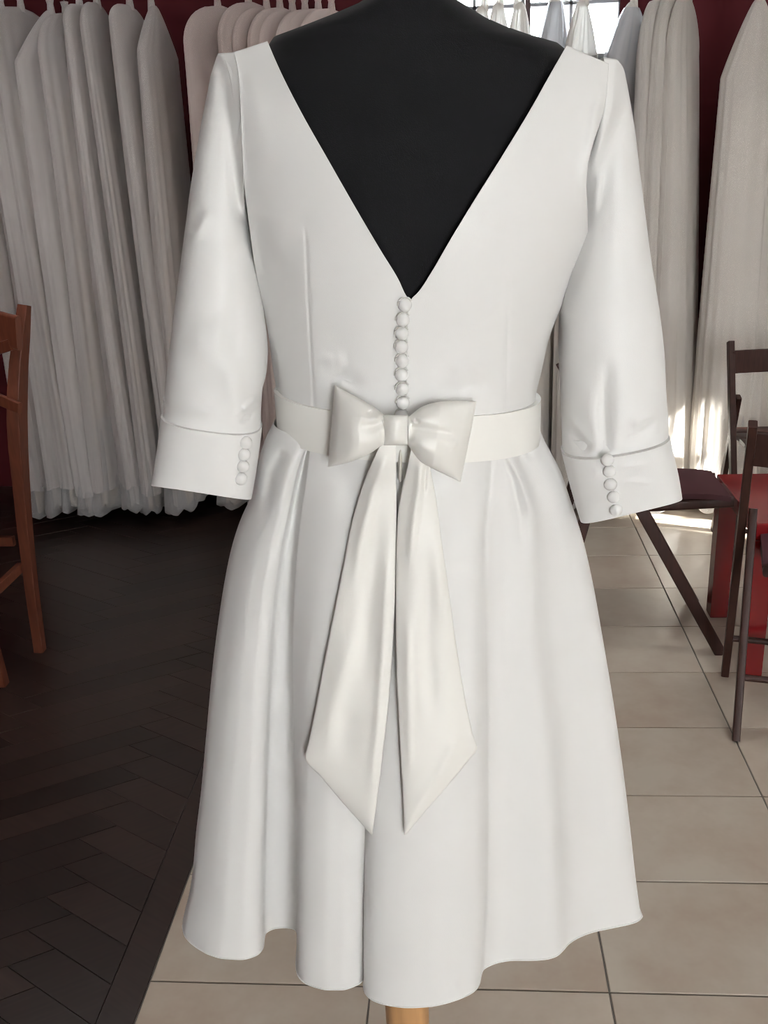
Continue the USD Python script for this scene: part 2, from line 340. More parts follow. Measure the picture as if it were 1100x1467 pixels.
# torso: half-width and back depth by height
ZK = np.array([.70, .85, .98, 1.08, 1.16, 1.215, 1.25, 1.30, 1.36, 1.42, 1.48, 1.54, 1.575, 1.60, 1.64, 1.70])
AK = np.array([.13, .145, .150, .148, .143, .140, .1405, .149, .163, .185, .204, .214, .216, .216, .216, .216])
BK = np.array([.04, .042, .045, .050, .066, .090, .098, .104, .113, .119, .117, .100, .078, .060, .045, .040])
Af, Bf = PchipInterpolator(ZK, AK), PchipInterpolator(ZK, BK)
ACf = PchipInterpolator([.3, 1.236, 1.36, 1.6, 1.8], [a_of((584, 1467)), (a_of((395, 557)) + a_of((770, 567))) / 2, a_of((590, 440)), a_of((597, 63)), a_of((597, 30))])
def bulge(u): return (1 - np.clip(np.abs(u), 0, .999) ** 2.3) ** .55
def Dback(a, z):
    z = np.clip(z, .7, 1.7); return D0 - Bf(z) * bulge((a - ACf(z)) / Af(z))
def on_back(q, off=0.0, extra=None, f=None):
    """pixel points -> points of the torso's back surface, lifted by off towards the viewer"""
    f = f or Dback; D = np.full(q.shape[:-1], D0 - .08)
    for _ in range(8): a, _d, z = aDz(PD(q, D)); D = .4 * D + .6 * f(a, z)
    D = D - off - (extra if extra is not None else 0)
    return PD(q, D)

form = thing('dress_form', 'black cloth dress form on a pale wooden pole, wearing the white dress', 'dress form', (*(W(ACf(.3), D0, 0.0)[:2]), 0))
zs = np.r_[np.linspace(.72, 1.56, 46), np.linspace(1.57, 1.80, 30)]
SHL = np.array([(383, 58), (405, 50), (430, 41), (470, 26), (505, 12), (528, 0), (540, -30), (545, -90)]); SHR = np.array([(812, 67), (780, 58), (740, 46), (700, 30), (672, 14), (650, 0), (640, -30), (632, -90)])
PL, PR = PD(SHL, np.full(len(SHL), D0)), PD(SHR, np.full(len(SHR), D0))
secs = []; th = np.linspace(0, 2 * np.pi, 97)[:-1]
zl, zr = PchipInterpolator(PL[:, 2], PL @ RH), PchipInterpolator(PR[:, 2], PR @ RH)
for z in zs:
    A = float(Af(min(z, 1.55))) - .007 - .042 * sm((z - 1.36) / .10); c = float(ACf(z)); aL, aR = c - A, c + A; B = float(Bf(z)) - .005
    if z > PR[0, 2]: aR = float(zr(z))
    elif z > 1.54: k = sm((z - 1.54) / (PR[0, 2] - 1.54)); aR = (1 - k) * (c + A) + k * float(zr(PR[0, 2]))
    if z > PL[0, 2]: aL = float(zl(z))
    elif z > 1.54: k = sm((z - 1.54) / (PL[0, 2] - 1.54)); aL = (1 - k) * (c - A) + k * float(zl(PL[0, 2]))
    if z > 1.55: B = float(np.interp(z, [1.55, 1.60, 1.65, 1.70, 1.8], [Bf(1.55) - .005, .075, .062, .056, .055]))
    u = np.cos(th); a = (aL + aR) / 2 + (aR - aL) / 2 * np.sign(u) * np.abs(u) ** .9; D = D0 - B * bulge(u) * np.sign(np.sin(th) + 1e-9) * np.where(np.abs(np.sin(th)) < 1e-6, 0, 1)
    if z > 1.62: D = D0 - B * np.sin(th)
    secs.append(W(a, D, np.full(len(th), z)))
part(form, 'torso', loft(secs), 'form_cloth', smooth=50)
pc = W(ACf(.3), D0, 0.0)
pole_z = [.06, .10, .12, .30, .40, .50, .60, .70, .73]; pole_r = [.045, .045, .031, .030, .031, .031, .030, .034, .045]
def lathe(c, zs, rs, n=40):
    g = np.arange(n) * 2 * np.pi / n
    return loft([np.c_[c[0] + r * np.cos(g), c[1] + r * np.sin(g), np.full(n, z)] for z, r in zip(zs, rs)])
part(form, 'pole', lathe(pc, pole_z, pole_r), 'beech', smooth=40, label='turned pale wooden pole under the skirt')
part(form, 'base', lathe(pc, [0.001, .006, .035, .05, .06], [.15, .165, .16, .10, .05]), 'beech', smooth=40)
part(form, 'neck_cap', lathe(W(zl(1.8) / 2 + zr(1.8) / 2, D0, 0.0), [1.80, 1.815, 1.825, 1.85, 1.862], [.05, .05, .02, .022, .005]), 'beech')

dress = thing('wedding_dress', 'short white satin wedding dress with deep V back and large bow on the form', 'dress', (*(W(ACf(.3), D0, 0.0)[:2]), 0.5))

# ---- bodice: two back panels and a front, each a sheet following the torso
def panel(outer, inner, n=220, m=190, off=.004, inward=None, specs=(), power=1.0, extra=None):
    v = np.linspace(0, 1, n)
    yo = outer[0][1] + v * (outer[-1][1] - outer[0][1]); yi = inner[0][1] + v * (inner[-1][1] - inner[0][1])
    xo, xi = at_y(outer, yo), at_y(inner, yi)
    u = np.sin(np.linspace(0, 1, m) * np.pi / 2) ** power
    q = np.stack([xo[:, None] + (xi - xo)[:, None] * u, yo[:, None] + (yi - yo)[:, None] * u], -1)
    lift = relief(q, specs)
    if extra is not None: lift = lift + extra(q, u, v)
    return q, lift
def thick(P, t=.0022, rim=True, dirn=None):
    """a sheet given thickness along the viewing-depth direction, with a closed rim"""
    d = HH if dirn is None else dirn; n, m = P.shape[:2]; Q = P + d * t
    v = np.vstack([P.reshape(-1, 3), Q.reshape(-1, 3)]); i = np.arange(n * m).reshape(n, m); k = n * m
    f = [np.stack([i[:-1, :-1], i[1:, :-1], i[1:, 1:], i[:-1, 1:]], -1).reshape(-1, 4)]; f.append(f[0][:, ::-1] + k)
    ring = np.r_[i[0, :-1], i[:-1, -1], i[-1, :0:-1], i[:0:-1, 0]]; nx = np.roll(ring, -1)
    f.append(np.stack([ring, nx, nx + k, ring + k], -1))
    t_ = trimesh.Trimesh(*fix((v, np.vstack(f))), process=False)
    if t_.volume < 0: t_.invert()
    return t_
DART_L = [(436, 318), (438, 345), (441, 420), (445, 500), (449, 570), (449, 600)]
DART_R = [(731, 362), (729, 400), (727, 470), (726, 540), (725, 600)]
specsL = [(DART_L, 2.0, -.0012, .12, 0), (DART_L, 26, .0030, .25, 0), ([(428, 290), (435, 345)], 20, -.0022, .5, .5),
          ([(399, 62), (440, 140), (500, 240), (560, 345)], 3.0, .0008, 0, .2), ([(395, 520), (381, 440)], 3, -.0012, .3, .3), ([(360, 300), (375, 400), (383, 460)], 16, -.006, .2, .2),
          ([(345, 100), (378, 170), (372, 260)], 24, .0025, .4, .5), ([(380, 90), (392, 220)], 18, -.002, .4, .5), ([(470, 500), (445, 545)], 12, .002, .4, .4), ([(455, 548), (490, 540), (530, 560)], 12, -.004, .4, .4), ([(460, 520), (500, 515)], 12, .002, .4, .4)]
specsR = [(DART_R, 2.0, -.0010, .2, 0), (DART_R, 28, .0026, .3, 0), ([(745, 300), (710, 385)], 20, -.0022, .5, .5),
          ([(800, 68), (750, 150), (690, 245), (630, 335)], 3.0, .0008, 0, .2), ([(862, 115), (850, 190), (838, 250), (838, 330)], 10, .006, .2, .3), ([(835, 340), (815, 400), (795, 470)], 14, .003, .3, .3),
          ([(840, 130), (800, 220), (770, 300)], 26, -.003, .3, .3), ([(620, 575), (665, 555), (710, 545)], 14, -.004, .4, .4), ([(640, 535), (700, 520)], 14, .002, .4, .4)]
qL, lL = panel(BOD_L, V_L, specs=specsL); qR, lR = panel(BOD_R, V_R, specs=specsR)
PLb = on_back(qL, .004, lL); PRb = on_back(qR, .0065, lR)
part(dress, 'back_panel', thick(PLb), 'satin', smooth=60); part(dress, 'back_panel', thick(PRb), 'satin', smooth=60)
# front of the bodice, away from the viewer
zt = np.linspace(1.575, 1.19, 60); th = np.linspace(-.9, np.pi + .9, 130); rows = []      # it runs round under the arms and a little way under the back panels
eL, eR = PD(np.array(BOD_L, float), np.full(len(BOD_L), D0 - .035)), PD(np.array(BOD_R, float), np.full(len(BOD_R), D0 - .035))
for z in zt:
    l_, r_ = np.interp(z, eL[::-1, 2], (eL @ RH)[::-1]), np.interp(z, eR[::-1, 2], (eR @ RH)[::-1])
    wr = .9 - .72 * sm((z - 1.42) / .10); t2 = -wr + (np.pi + 2 * wr) * np.linspace(0, 1, 130); u = np.cos(t2); sg_ = np.sin(t2); a = (l_ + r_) / 2 + ((r_ - l_) / 2 - .004) * u
    rows.append(W(a, np.where(sg_ >= 0, D0 + (float(Bf(z)) + .012) * bulge(u), np.maximum(D0 - (float(Bf(z)) - .001) * bulge(u), Dback(a, np.full(a.shape, z)) + .0005)), z))
part(dress, 'front_panel', thick(np.stack(rows), .002, dirn=-HH), 'satin', smooth=60)

# ---- sleeves: tubes between traced edges, hanging beside the torso
def tube(Lp, Rp, D, hd, n=160, m=96, power=.85, specs=(), extra=None, inner=.02, seam=None, tilt=0.0):
    """a hollow sleeve between two traced edges; hd = half its depth along the sleeve"""
    L, Rr = curve(Lp, n), curve(Rp, n); D = np.broadcast_to(D, (n,)); hd = np.broadcast_to(hd, (n,))
    PLs, PRs = PD(L, D), PD(Rr, D); C, Hf = (PLs + PRs) / 2, (PRs - PLs) / 2
    g = np.linspace(0, 2 * np.pi, m + 1)[:-1]; cx = np.sign(np.cos(g)) * np.abs(np.cos(g)) ** power; cd = np.sign(np.sin(g)) * np.abs(np.sin(g)) ** power
    P = C[:, None] + Hf[:, None] * cx[None, :, None] - HH * (hd[:, None] * cd[None])[..., None]
    if len(specs) or extra is not None:
        q = proj(P); front = np.clip(cd * 3, 0, 1)[None]
        l = relief(q, specs) if len(specs) else 0
        if extra is not None: l = l + extra(q, np.linspace(0, 1, n)[:, None], g[None])
        P = P - HH * (l * front)[..., None]
    if seam is not None:                                   # the sleeve head is sewn to the bodice: near the seam both lie in one surface
        line, sgn, wd, wt, y1, y2 = seam; q = proj(P); dx = sgn * (at_y(line, np.clip(q[..., 1], line[0][1], line[-1][1])) - q[..., 0])
        k = wt * sm(1 - dx / wd) * sm((y2 - q[..., 1]) / (y2 - y1)) * (np.clip(cd, 0, 1) > 0)[None]
        Db = on_back(q, .0025) @ HH; P = P + HH * (k * (Db - P @ HH))[..., None]
    if tilt: P = P + Rz * (tilt * np.linspace(0, 1, n)[:, None] * np.clip(cd, 0, 1)[None])[..., None]
    secs = list(P)
    # turned-in edge: the cloth's thickness and the dark inside
    e = secs[-1]; c = e.mean(0); down = secs[-1].mean(0) - secs[-2].mean(0); down /= np.linalg.norm(down)
    rim = c + (e - c) * .975; secs += [c + (e - c) * .99 + down * .0008, rim, rim - down * inner]
    return loft(secs), P
SL_L = [(318, 80), (306, 100), (299, 135), (290, 185), (277, 260), (266, 340), (255, 420), (246, 490), (239, 550), (235, 594)]
SL_R = [(342, 80), (352, 120), (357, 180), (359, 245), (358, 300), (363, 345), (372, 410), (379, 460), (383, 505), (381, 535), (375, 562), (373, 606), (374, 613)]
SR_L = [(850, 88), (846, 130), (836, 190), (824, 250), (820, 320), (810, 400), (803, 445), (802, 500), (804, 560), (806, 620), (807, 650)]
SR_R = [(869, 90), (884, 104), (893, 126), (900, 160), (908, 220), (917, 290), (928, 370), (940, 440), (948, 510), (951, 565), (954, 605), (954, 622)]
n = 160; tt = np.linspace(0, 1, n)
hdL = np.interp(tt, [0, .06, .2, .45, .75, 1], [.012, .034, .052, .056, .054, .046]); DL = np.interp(tt, [0, .15, .5, 1], [D0 - .012, D0 - .008, D0 - .022, D0 - .05])
hdR = np.interp(tt, [0, .06, .2, .45, .75, 1], [.012, .034, .050, .054, .054, .046]); DR = np.interp(tt, [0, .15, .5, 1], [D0 - .005, D0 + .012, D0 - .002, D0 - .03])
sl_specs = [([(300, 300), (285, 330), (272, 345)], 7, .004, .4, .4), ([(290, 290), (270, 330)], 12, -.003, .4, .4), ([(338, 190), (350, 280), (354, 318)], 12, .005, .4, .2), ([(318, 110), (335, 230), (340, 330), (345, 420)], 18, .003, .3, .3),
            ([(348, 590), (356, 578), (372, 568)], 5, .006, .2, .3), ([(352, 604), (362, 590), (374, 582)], 5, -.005, .2, .2), ([(345, 600), (335, 560), (330, 500)], 14, .004, .1, .5), ([(350, 605), (346, 575)], 5, -.004, .1, .5),
            ([(260, 480), (300, 495), (330, 470)], 24, .004, .4, .4), ([(330, 400), (335, 480), (330, 540)], 12, -.003, .4, .4), ([(310, 593), (280, 585), (250, 588)], 9, .003, .3, .3)]
sr_specs = [([(859, 240), (852, 275), (848, 318)], 7, .0045, .35, .4), ([(880, 140), (868, 215)], 16, -.0025, .4, .4), ([(845, 330), (820, 400), (806, 460)], 9, -.004, .2, .4),
            ([(866, 650), (866, 610), (868, 560), (872, 500)], 8, -.006, .02, .5), ([(858, 650), (846, 600), (838, 540)], 12, .005, .05, .5), ([(880, 650), (890, 600), (893, 520)], 16, .003, .1, .5),
            ([(812, 615), (830, 632), (846, 645)], 9, -.006, .3, .2), ([(808, 590), (826, 612), (850, 640)], 5, .004, .3, .2), ([(895, 630), (920, 618), (945, 600)], 9, -.0035, .2, .4), ([(900, 612), (925, 596), (945, 575)], 14, .004, .3, .4)]
mL, PsL = tube(SL_L, SL_R, DL, hdL, specs=sl_specs, seam=(BOD_L[:6], 1, 26, 1.0, 270, 345)); mR, PsR = tube(SR_L, SR_R, DR, hdR, specs=sr_specs, seam=(BOD_R[:9], -1, 40, .8, 120, 330))
part(dress, 'sleeve', mL, 'satin', smooth=60); part(dress, 'sleeve', mR, 'satin', smooth=60)
# ---- cuffs with their covered buttons
CL_L, CL_R = [(233, 591), (229, 625), (224, 662), (219, 694)], [(375, 612), (371, 645), (366, 680), (360, 715)]
CR_L, CR_R = [(805, 647), (813, 680), (823, 718), (832, 748)], [(955, 620), (962, 650), (970, 685), (974, 713)]
cl_specs = [([(352, 612), (348, 650), (343, 700), (342, 712)], 2.5, -.0012, 0, 0), ([(340, 620), (300, 612), (260, 606)], 9, -.002, .2, .4)]
cr_specs = [([(878, 650), (882, 690), (888, 738)], 2.5, -.0012, 0, 0), ([(890, 672), (930, 666)], 5, .0015, .2, .5), ([(892, 694), (940, 700)], 5, .0015, .2, .5), ([(840, 690), (860, 676)], 8, .002, .3, .3)]
bow_L = lambda q, t, g: .001 * np.sin(g * 3 + 6 * t) * t
mCL, PcL = tube(CL_L, CL_R, np.linspace(D0 - .052, D0 - .06, 70), np.linspace(.049, .038, 70), n=70, specs=cl_specs, extra=bow_L, power=.8, tilt=.013); mCR, PcR = tube(CR_L, CR_R, np.linspace(D0 - .034, D0 - .04, 70), np.linspace(.049, .036, 70), n=70, specs=cr_specs, extra=bow_L, power=.8, tilt=.011)
cuffL = part(dress, 'cuff', mCL, 'satin', smooth=60); cuffR = part(dress, 'cuff', mCR, 'satin', smooth=60)
def surf_at(P, px, smooth=0):
    """nearest-to-viewer depth of a grid surface at pixel points"""
    q = proj(P.reshape(-1, 3)); d = P.reshape(-1, 3) @ HH
    out = []
    for p in np.atleast_2d(px):
        r = np.hypot(*(q - p).T); k = r < max(6, np.sort(r)[8]); out.append(np.percentile(d[k], 15))
    return np.array(out)
def dome_button(c, r, axis, h=.75):
    g = np.arange(20) * 2 * np.pi / 20; x = np.cross(axis, Rz); x /= np.linalg.norm(x); y = np.cross(axis, x); secs = []
    for k in np.linspace(0, 1, 8): ang = k * np.pi / 2; secs.append(c + axis * (h * r * math.sin(ang)) + r * max(math.cos(ang), .03) * (np.cos(g)[:, None] * x + np.sin(g)[:, None] * y))
    secs.insert(0, c - axis * .25 * r + .82 * r * (np.cos(g)[:, None] * x + np.sin(g)[:, None] * y))
    return loft(secs)
for par, P, pts in ((cuffL, PcL, [(355, 617), (352, 634), (349.5, 651), (348, 668), (345, 686)]), (cuffR, PcR, [(870, 659), (873, 675), (874.5, 694), (879, 712), (882.5, 731)])):
    for p, d in zip(pts, surf_at(P, pts)):
        ax = -(ray(np.array(p, float))); ax /= np.linalg.norm(ax); ax = .75 * -HH + .25 * ax; ax /= np.linalg.norm(ax)
        part(par, 'cuff_button', dome_button(PD(np.array(p, float), d - .001), .0068, ax), 'satin', smooth=60)
# ---- back buttons with their loops
BT = np.array([(580, 437), (577, 458), (575.5, 478), (575, 497), (576, 517), (575, 537), (576, 557.5), (577, 577), (575, 596)], float)
DB = np.array([on_back(p[None], .0045)[0] @ HH for p in BT])
for p, d in zip(BT, DB):
    c = PD(p, d - .0015); ax = -HH + .12 * Rz; ax /= np.linalg.norm(ax)
    part(dress, 'back_button', dome_button(c, .0066, ax, .8), 'satin', smooth=60)
    l = [PD(p + np.array(o, float), d - .0022) for o in ((9, -6), (4, -10.5), (-3, -10), (-9, -5), (-10, 1))]
    part(dress, 'button_loop', rod(curve(np.array(l), 12), .0009, 6), 'thread')
# ---- skirt
ZW = 1.222
HEM = [(262, 1329), (263, 1336), (266, 1345), (273, 1353), (285, 1362), (300, 1370), (320, 1375.5), (345, 1377), (363, 1373), (373, 1367), (377, 1360), (378, 1350), (379.5, 1341), (386, 1335.5), (397, 1332), (411, 1331.5), (421, 1333.5), (426, 1340), (426.5, 1352),
       (425, 1368), (424, 1384), (426, 1398), (434, 1409), (449, 1416), (470, 1420.5), (490, 1420.5), (506, 1416), (516, 1411), (521.5, 1405), (521, 1412), (522, 1423), (531, 1434), (550, 1441.5), (580, 1446), (610, 1445), (640, 1439.5), (664, 1431), (680, 1421.5), (686, 1412), (688, 1401), (691, 1392.5),
       (699, 1387), (714, 1381.5), (735, 1378.5), (760, 1378.5), (782, 1377), (797, 1372.5), (806, 1365), (815, 1355), (829, 1346), (850, 1338), (880, 1331.5), (905, 1326), (917, 1321), (921.5, 1315)]
ZH = float(PD(np.array([262., 1330.]), D0 - .005)[2])
hem = curve(PZ(np.array(HEM, float), np.full(len(HEM), ZH)), 520)
# level the hem between its two sides (the camera rolls a little)
zR = float(PD(np.array([921., 1317.]), D0 + .005)[2])
hem_z0 = np.linspace(ZH, zR, 520); hem = np.stack([PZ(p, z) for p, z in zip(proj(hem), hem_z0)])
ah, Dh, _ = aDz(hem); hp = proj(hem)
SIL_L = [(395, 600), (383, 622), (374, 645), (367, 680), (359, 715), (345, 745), (331, 790), (322, 835), (315, 880), (305, 960), (296, 1060), (288, 1150), (282, 1200), (276, 1270), (268, 1310), (262, 1330)]
SIL_R = [(771, 606), (778, 626), (790, 648), (803, 672), (818, 715), (836, 770), (850, 830), (861, 890), (879, 995), (893, 1090), (903, 1170), (912, 1250), (921.5, 1316)]
TR = {376: [(440, 640), (425, 680), (412, 740), (401, 795), (391, 866), (385, 950), (381, 1050), (378.5, 1150), (377, 1250), (377, 1360)],
      426: [(443, 640), (437, 700), (430, 745), (424, 805), (420, 866), (418, 950), (420, 1050), (423, 1150), (425, 1250), (425, 1378)],
      521: [(574, 640), (568, 700), (560, 790), (548, 900), (536, 1020), (527, 1130), (523.5, 1200), (521.5, 1408)],
      689: [(705, 640), (702, 682), (696, 764), (694, 820), (694, 873), (696, 1000), (697, 1100), (697, 1250), (689, 1400)],
      803: [(719, 640), (756, 709), (768, 769), (770, 845), (774, 920), (784, 1000), (793, 1100), (800, 1220), (803, 1369)]}
iK = [0, int(np.argmin(np.hypot(*(hp - (377, 1360)).T))), int(np.argmin(np.hypot(*(hp - (425, 1378)).T))), int(np.argmin(np.hypot(*(hp - (521.5, 1407)).T))), int(np.argmin(np.hypot(*(hp - (689, 1400)).T))), int(np.argmin(np.hypot(*(hp - (803, 1368)).T))), 519]
tracks = [SIL_L] + [TR[k] for k in (376, 426, 521, 689, 803)] + [SIL_R]
NR = 200; wv = np.linspace(0, 1, NR) ** 1.05
# smooth hem depth = ellipse through the two sides; folds are what differs from it
uh = (ah - (ah[0] + ah[-1]) / 2) / ((ah[-1] - ah[0]) / 2)
Ds = (Dh[0] + Dh[-1]) / 2 + (Dh[-1] - Dh[0]) / 2 * uh - .095 * np.sqrt(np.clip(1 - np.abs(uh) ** 2.2, 0, 1))
res = Dh - Ds
aK = np.zeros((NR, 7)); Zrow = ZW + (hem_z0.mean() - ZW) * wv
for k, (tr, i) in enumerate(zip(tracks, iK)):
    tr = np.array(tr, float); y0, y1 = tr[0, 1], tr[-1, 1]; g = np.clip((tr[:, 1] - y0) / (y1 - y0), 0, 1)
    Dw = D0 - .004 if k in (0, 6) else D0 - .09; D = Dw + (Dh[i] - Dw) * g; P = PD(tr, D); zz = P[:, 2]; o = np.argsort(zz)
    aK[:, k] = PchipInterpolator(zz[o], (P @ RH)[o], extrapolate=True)(np.clip(Zrow, zz.min(), zz.max()))
    aK[-1, k] = ah[i]
seg = np.searchsorted(iK, np.arange(520), 'right') - 1; seg = np.clip(seg, 0, 5)
iK_ = np.array(iK); fr_ = (np.arange(520) - iK_[seg]) / (iK_[seg + 1] - iK_[seg])
base_h = ah[iK_[seg]] * (1 - fr_) + ah[iK_[seg + 1]] * fr_
base_r = aK[:, seg] * (1 - fr_) + aK[:, seg + 1] * fr_
gx = sm(wv)[:, None] ** .9
a_s = base_r + gx * (ah - base_h)[None]
# depth
AW = (aK[0, 6] - aK[0, 0]) / 2; cW = (aK[0, 6] + aK[0, 0]) / 2
uw = np.clip((a_s - (aK[:, :1] + aK[:, 6:]) / 2) / ((aK[:, 6:] - aK[:, :1]) / 2), -1, 1)
Dw = D0 - .098 * np.sqrt(np.clip(1 - np.abs(uw) ** 2.2, 0, 1))
g1, g2 = (wv ** .75)[:, None], np.clip(wv[:, None] * 1.2, 0, 1) ** .56
sides = (Dh[0] + Dh[-1]) / 2 + (Dh[-1] - Dh[0]) / 2 * uw
D_s = (1 - g1) * Dw + g1 * (sides - .095 * np.sqrt(np.clip(1 - np.abs(uw) ** 2.2, 0, 1))) + g2 * res[None]
z_s = ZW + (hem_z0[None] - ZW) * wv[:, None]
kk = sm((np.abs(uw) - .86) / .14) * 0
Sk = W(a_s, D_s, z_s)
Sk = np.stack([ndimage.gaussian_filter1d(ndimage.gaussian_filter1d(Sk[..., k], 1.3, axis=1, mode='nearest'), 2.0, axis=0, mode='nearest') for k in range(3)], -1)
sk_specs = [([(408, 640), (388, 680), (375, 760)], 9, -.006, .15, .5), ([(440, 640), (428, 690), (415, 760)], 5, -.005, .05, .6), ([(425, 640), (405, 700), (392, 760)], 9, .004, .15, .6), ([(468, 645), (500, 690), (500, 760)], 18, -.004, .2, .5), ([(722, 645), (735, 690), (746, 745), (748, 790)], 7, -.006, .05, .4), ([(718, 640), (748, 690), (764, 740), (768, 800)], 8, .006, .05, .5),
            ([(742, 640), (748, 665)], 5, -.003, .1, .5), ([(755, 640), (758, 660)], 6, -.003, .1, .5), ([(705, 640), (702, 682), (695, 764), (694, 873)], 4, -.003, .05, .4), ([(640, 690), (650, 900), (665, 1100)], 25, -.006, .2, .4), ([(630, 1428), (648, 1418), (665, 1408)], 10, -.0018, .4, .4)]
Sk = Sk - HH * relief(proj(Sk), sk_specs)[..., None]
# the half of the skirt away from the viewer
th = np.linspace(0, np.pi, 92)[1:-1]
aE0, aE1, DE0, DE1 = Sk[:, 0] @ RH, Sk[:, -1] @ RH, Sk[:, 0] @ HH, Sk[:, -1] @ HH
cE, hE, mE = (aE0 + aE1) / 2, (aE1 - aE0) / 2, (DE0 + DE1) / 2
rip = .02 * np.sin(7 * th) + .012 * np.sin(11 * th + 1)
Fr = W(cE[:, None] + hE[:, None] * np.cos(th), (DE1[:, None] * (1 + np.cos(th)) / 2 + DE0[:, None] * (1 - np.cos(th)) / 2) + (.10 + .12 * wv)[:, None] * np.sin(th) ** .8 * (1 + wv[:, None] * rip * 2), (Sk[:, -1, 2:3] * (1 + np.cos(th)) + Sk[:, 0, 2:3] * (1 - np.cos(th))) / 2)
SkAll = np.concatenate([Sk, Fr], 1)
v, q = grid(SkAll, close_u=True)
part(dress, 'skirt', (v, q), 'satin', smooth=True)
ringp = np.vstack([SkAll[-1], SkAll[-1, :1]])
part(dress, 'rolled_hem', rod(ringp + np.array([0, 0, .0004]), .0011, 6), 'satin')
# nearest depth of the skirt, for what hangs on it
qs = proj(Sk.reshape(-1, 3)); ds = Sk.reshape(-1, 3) @ HH; zb = np.full((1500 // 3, 1100 // 3 + 1), 9.0)
np.minimum.at(zb, (np.clip(qs[:, 1] / 3, 0, 499).astype(int), np.clip(qs[:, 0] / 3, 0, 366).astype(int)), ds)
zb[zb > 5] = np.nan; idx = ndimage.distance_transform_edt(np.isnan(zb), return_distances=False, return_indices=True); zb = zb[tuple(idx)]
zmin = ndimage.gaussian_filter(ndimage.minimum_filter(zb, 9), 6)
def skirt_D(q):
    q = np.asarray(q, float); return _skD(q.reshape(-1, 2)).reshape(q.shape[:-1])
def _skD(q): return ndimage.map_coordinates(zmin, [q[..., 1] / 3, q[..., 0] / 3], order=1, mode='nearest')
# ---- belt
gz = np.linspace(0, 2 * np.pi, 241)[:-1]
zT = lambda a: np.interp(a, [a_of((395, 557)), a_of((770, 567))], [PD(np.array([395., 557]), D0)[2], PD(np.array([770., 567]), D0)[2]])
zBt = lambda a: np.interp(a, [a_of((395, 617)), a_of((775, 628))], [PD(np.array([395., 617]), D0)[2], PD(np.array([775., 628]), D0)[2]])
aL_, aR_ = a_of((395, 585)), a_of((773, 595)); rows = []
for k in np.linspace(0, 1, 14):
    u = np.cos(gz); a = (aL_ + aR_) / 2 + (aR_ - aL_) / 2 * u; z = zT(a) * (1 - k) + zBt(a) * k
    D = D0 - (.1055 + .0015 * math.sin(k * math.pi)) * np.sign(np.sin(gz)) * np.sqrt(np.clip(1 - np.abs(u) ** 2.25, 0, 1)) ; rows.append(W(a, D, z))
outer = np.stack(rows); c0 = outer.mean((0, 1)); inner_ = c0 + (outer - c0) * np.array([.93, .90, 1]); ring = [outer[0] * .5 + inner_[0] * .5] + list(outer) + list(inner_[::-1]) + [outer[0] * .5 + inner_[0] * .5]
v, q = grid(np.stack(ring), close_u=True); tm = trimesh.Trimesh(*fix((v, q)), process=False)
part(dress, 'belt', tm, 'satin_bow', smooth=60)
# ---- zip under the bow
zq = np.array([(574, 640), (573, 662), (573, 690)], float); zD = np.array([skirt_D(p) for p in zq])
part(dress, 'zip_pull', rod(curve(PD(zq, zD - .004), 8), [.0012, .0016, .002, .0022, .0024, .0022, .0016, .001], 8), 'zip_metal')
# ---- bow: two loops, a knot and two tails
def Dfront(p): return min(float(skirt_D(np.array(p, float))), float(on_back(np.array([p], float), .006)[0] @ HH))
bow = part(dress, 'bow', loft([PD(np.array([(567 + 17.5 * math.cos(t), y) for t in np.linspace(0, 2 * np.pi, 49)[:-1]]), D0 - .128 - hd * np.sin(np.linspace(0, 2 * np.pi, 49)[:-1]) ) for y, hd in ((594.5, .002), (595.5, .009), (597, .0135), (604, .0165), (616, .0175), (628, .0165), (635, .013), (637, .009), (638, .002))]), 'satin_bow', smooth=50, label='wrapped knot of the bow')
def bow_loop(top, bot, hd, Dc, specs, n=90, m=72, tip=6):
    T, B = curve(top, n), curve(bot, n); t = np.linspace(0, 1, n); hdv = PchipInterpolator(*hd)(t); Dv = np.interp(t, *Dc)
    g = np.linspace(0, 2 * np.pi, m + 1)[:-1]; cy = np.sign(np.cos(g)) * np.abs(np.cos(g)) ** .9; cd = np.sign(np.sin(g)) * np.abs(np.sin(g)) ** .9
    PT, PB = PD(T, Dv), PD(B, Dv); C, Hf = (PT + PB) / 2, (PT - PB) / 2
    P = C[:, None] + Hf[:, None] * cy[None, :, None] - HH * (hdv[:, None] * np.where(cd > 0, cd, cd * .55))[..., None]
    P = P - HH * (relief(proj(P), specs) * np.clip(cd * 3, 0, 1) * np.minimum(1, (1 - t) * 8)[:, None])[..., None]
    e = P[-1]; c = e.mean(0); out = (P[-1].mean(0) - P[-6].mean(0)); out /= np.linalg.norm(out)
    secs = list(P) + [e + HH * 0 + out * .0006]
    return loft(secs)
lt = [(552, 597), (540, 586), (525, 577), (507, 567), (492, 559), (480, 552)]; lb = [(552, 634), (543, 640), (530, 648), (512, 656), (492, 663), (470, 669)]
rt = [(584, 599), (594, 590), (606, 582), (628, 576), (655, 574), (682, 575)]; rb = [(584, 636), (592, 648), (602, 660), (622, 671), (640, 680), (659, 690)]
Dk = D0 - .125
part(bow, 'bow_loop', bow_loop(lt, lb, ([0, .1, .3, .6, .85, .96, 1], [.009, .012, .020, .026, .019, .009, .002]), ([0, .5, 1], [Dk, Dk + .004, Dk + .016]), [([(550, 607), (535, 612), (512, 613)], 5, -.006, .05, .5), ([(548, 588), (540, 595), (534, 590)], 5, .005, .3, .3), ([(545, 600), (525, 598), (500, 590)], 7, .004, .1, .6), ([(548, 625), (520, 632), (495, 636)], 9, .003, .1, .6), ([(528, 588), (532, 596)], 4, -.004, .3, .3)]), 'satin_bow', smooth=60)
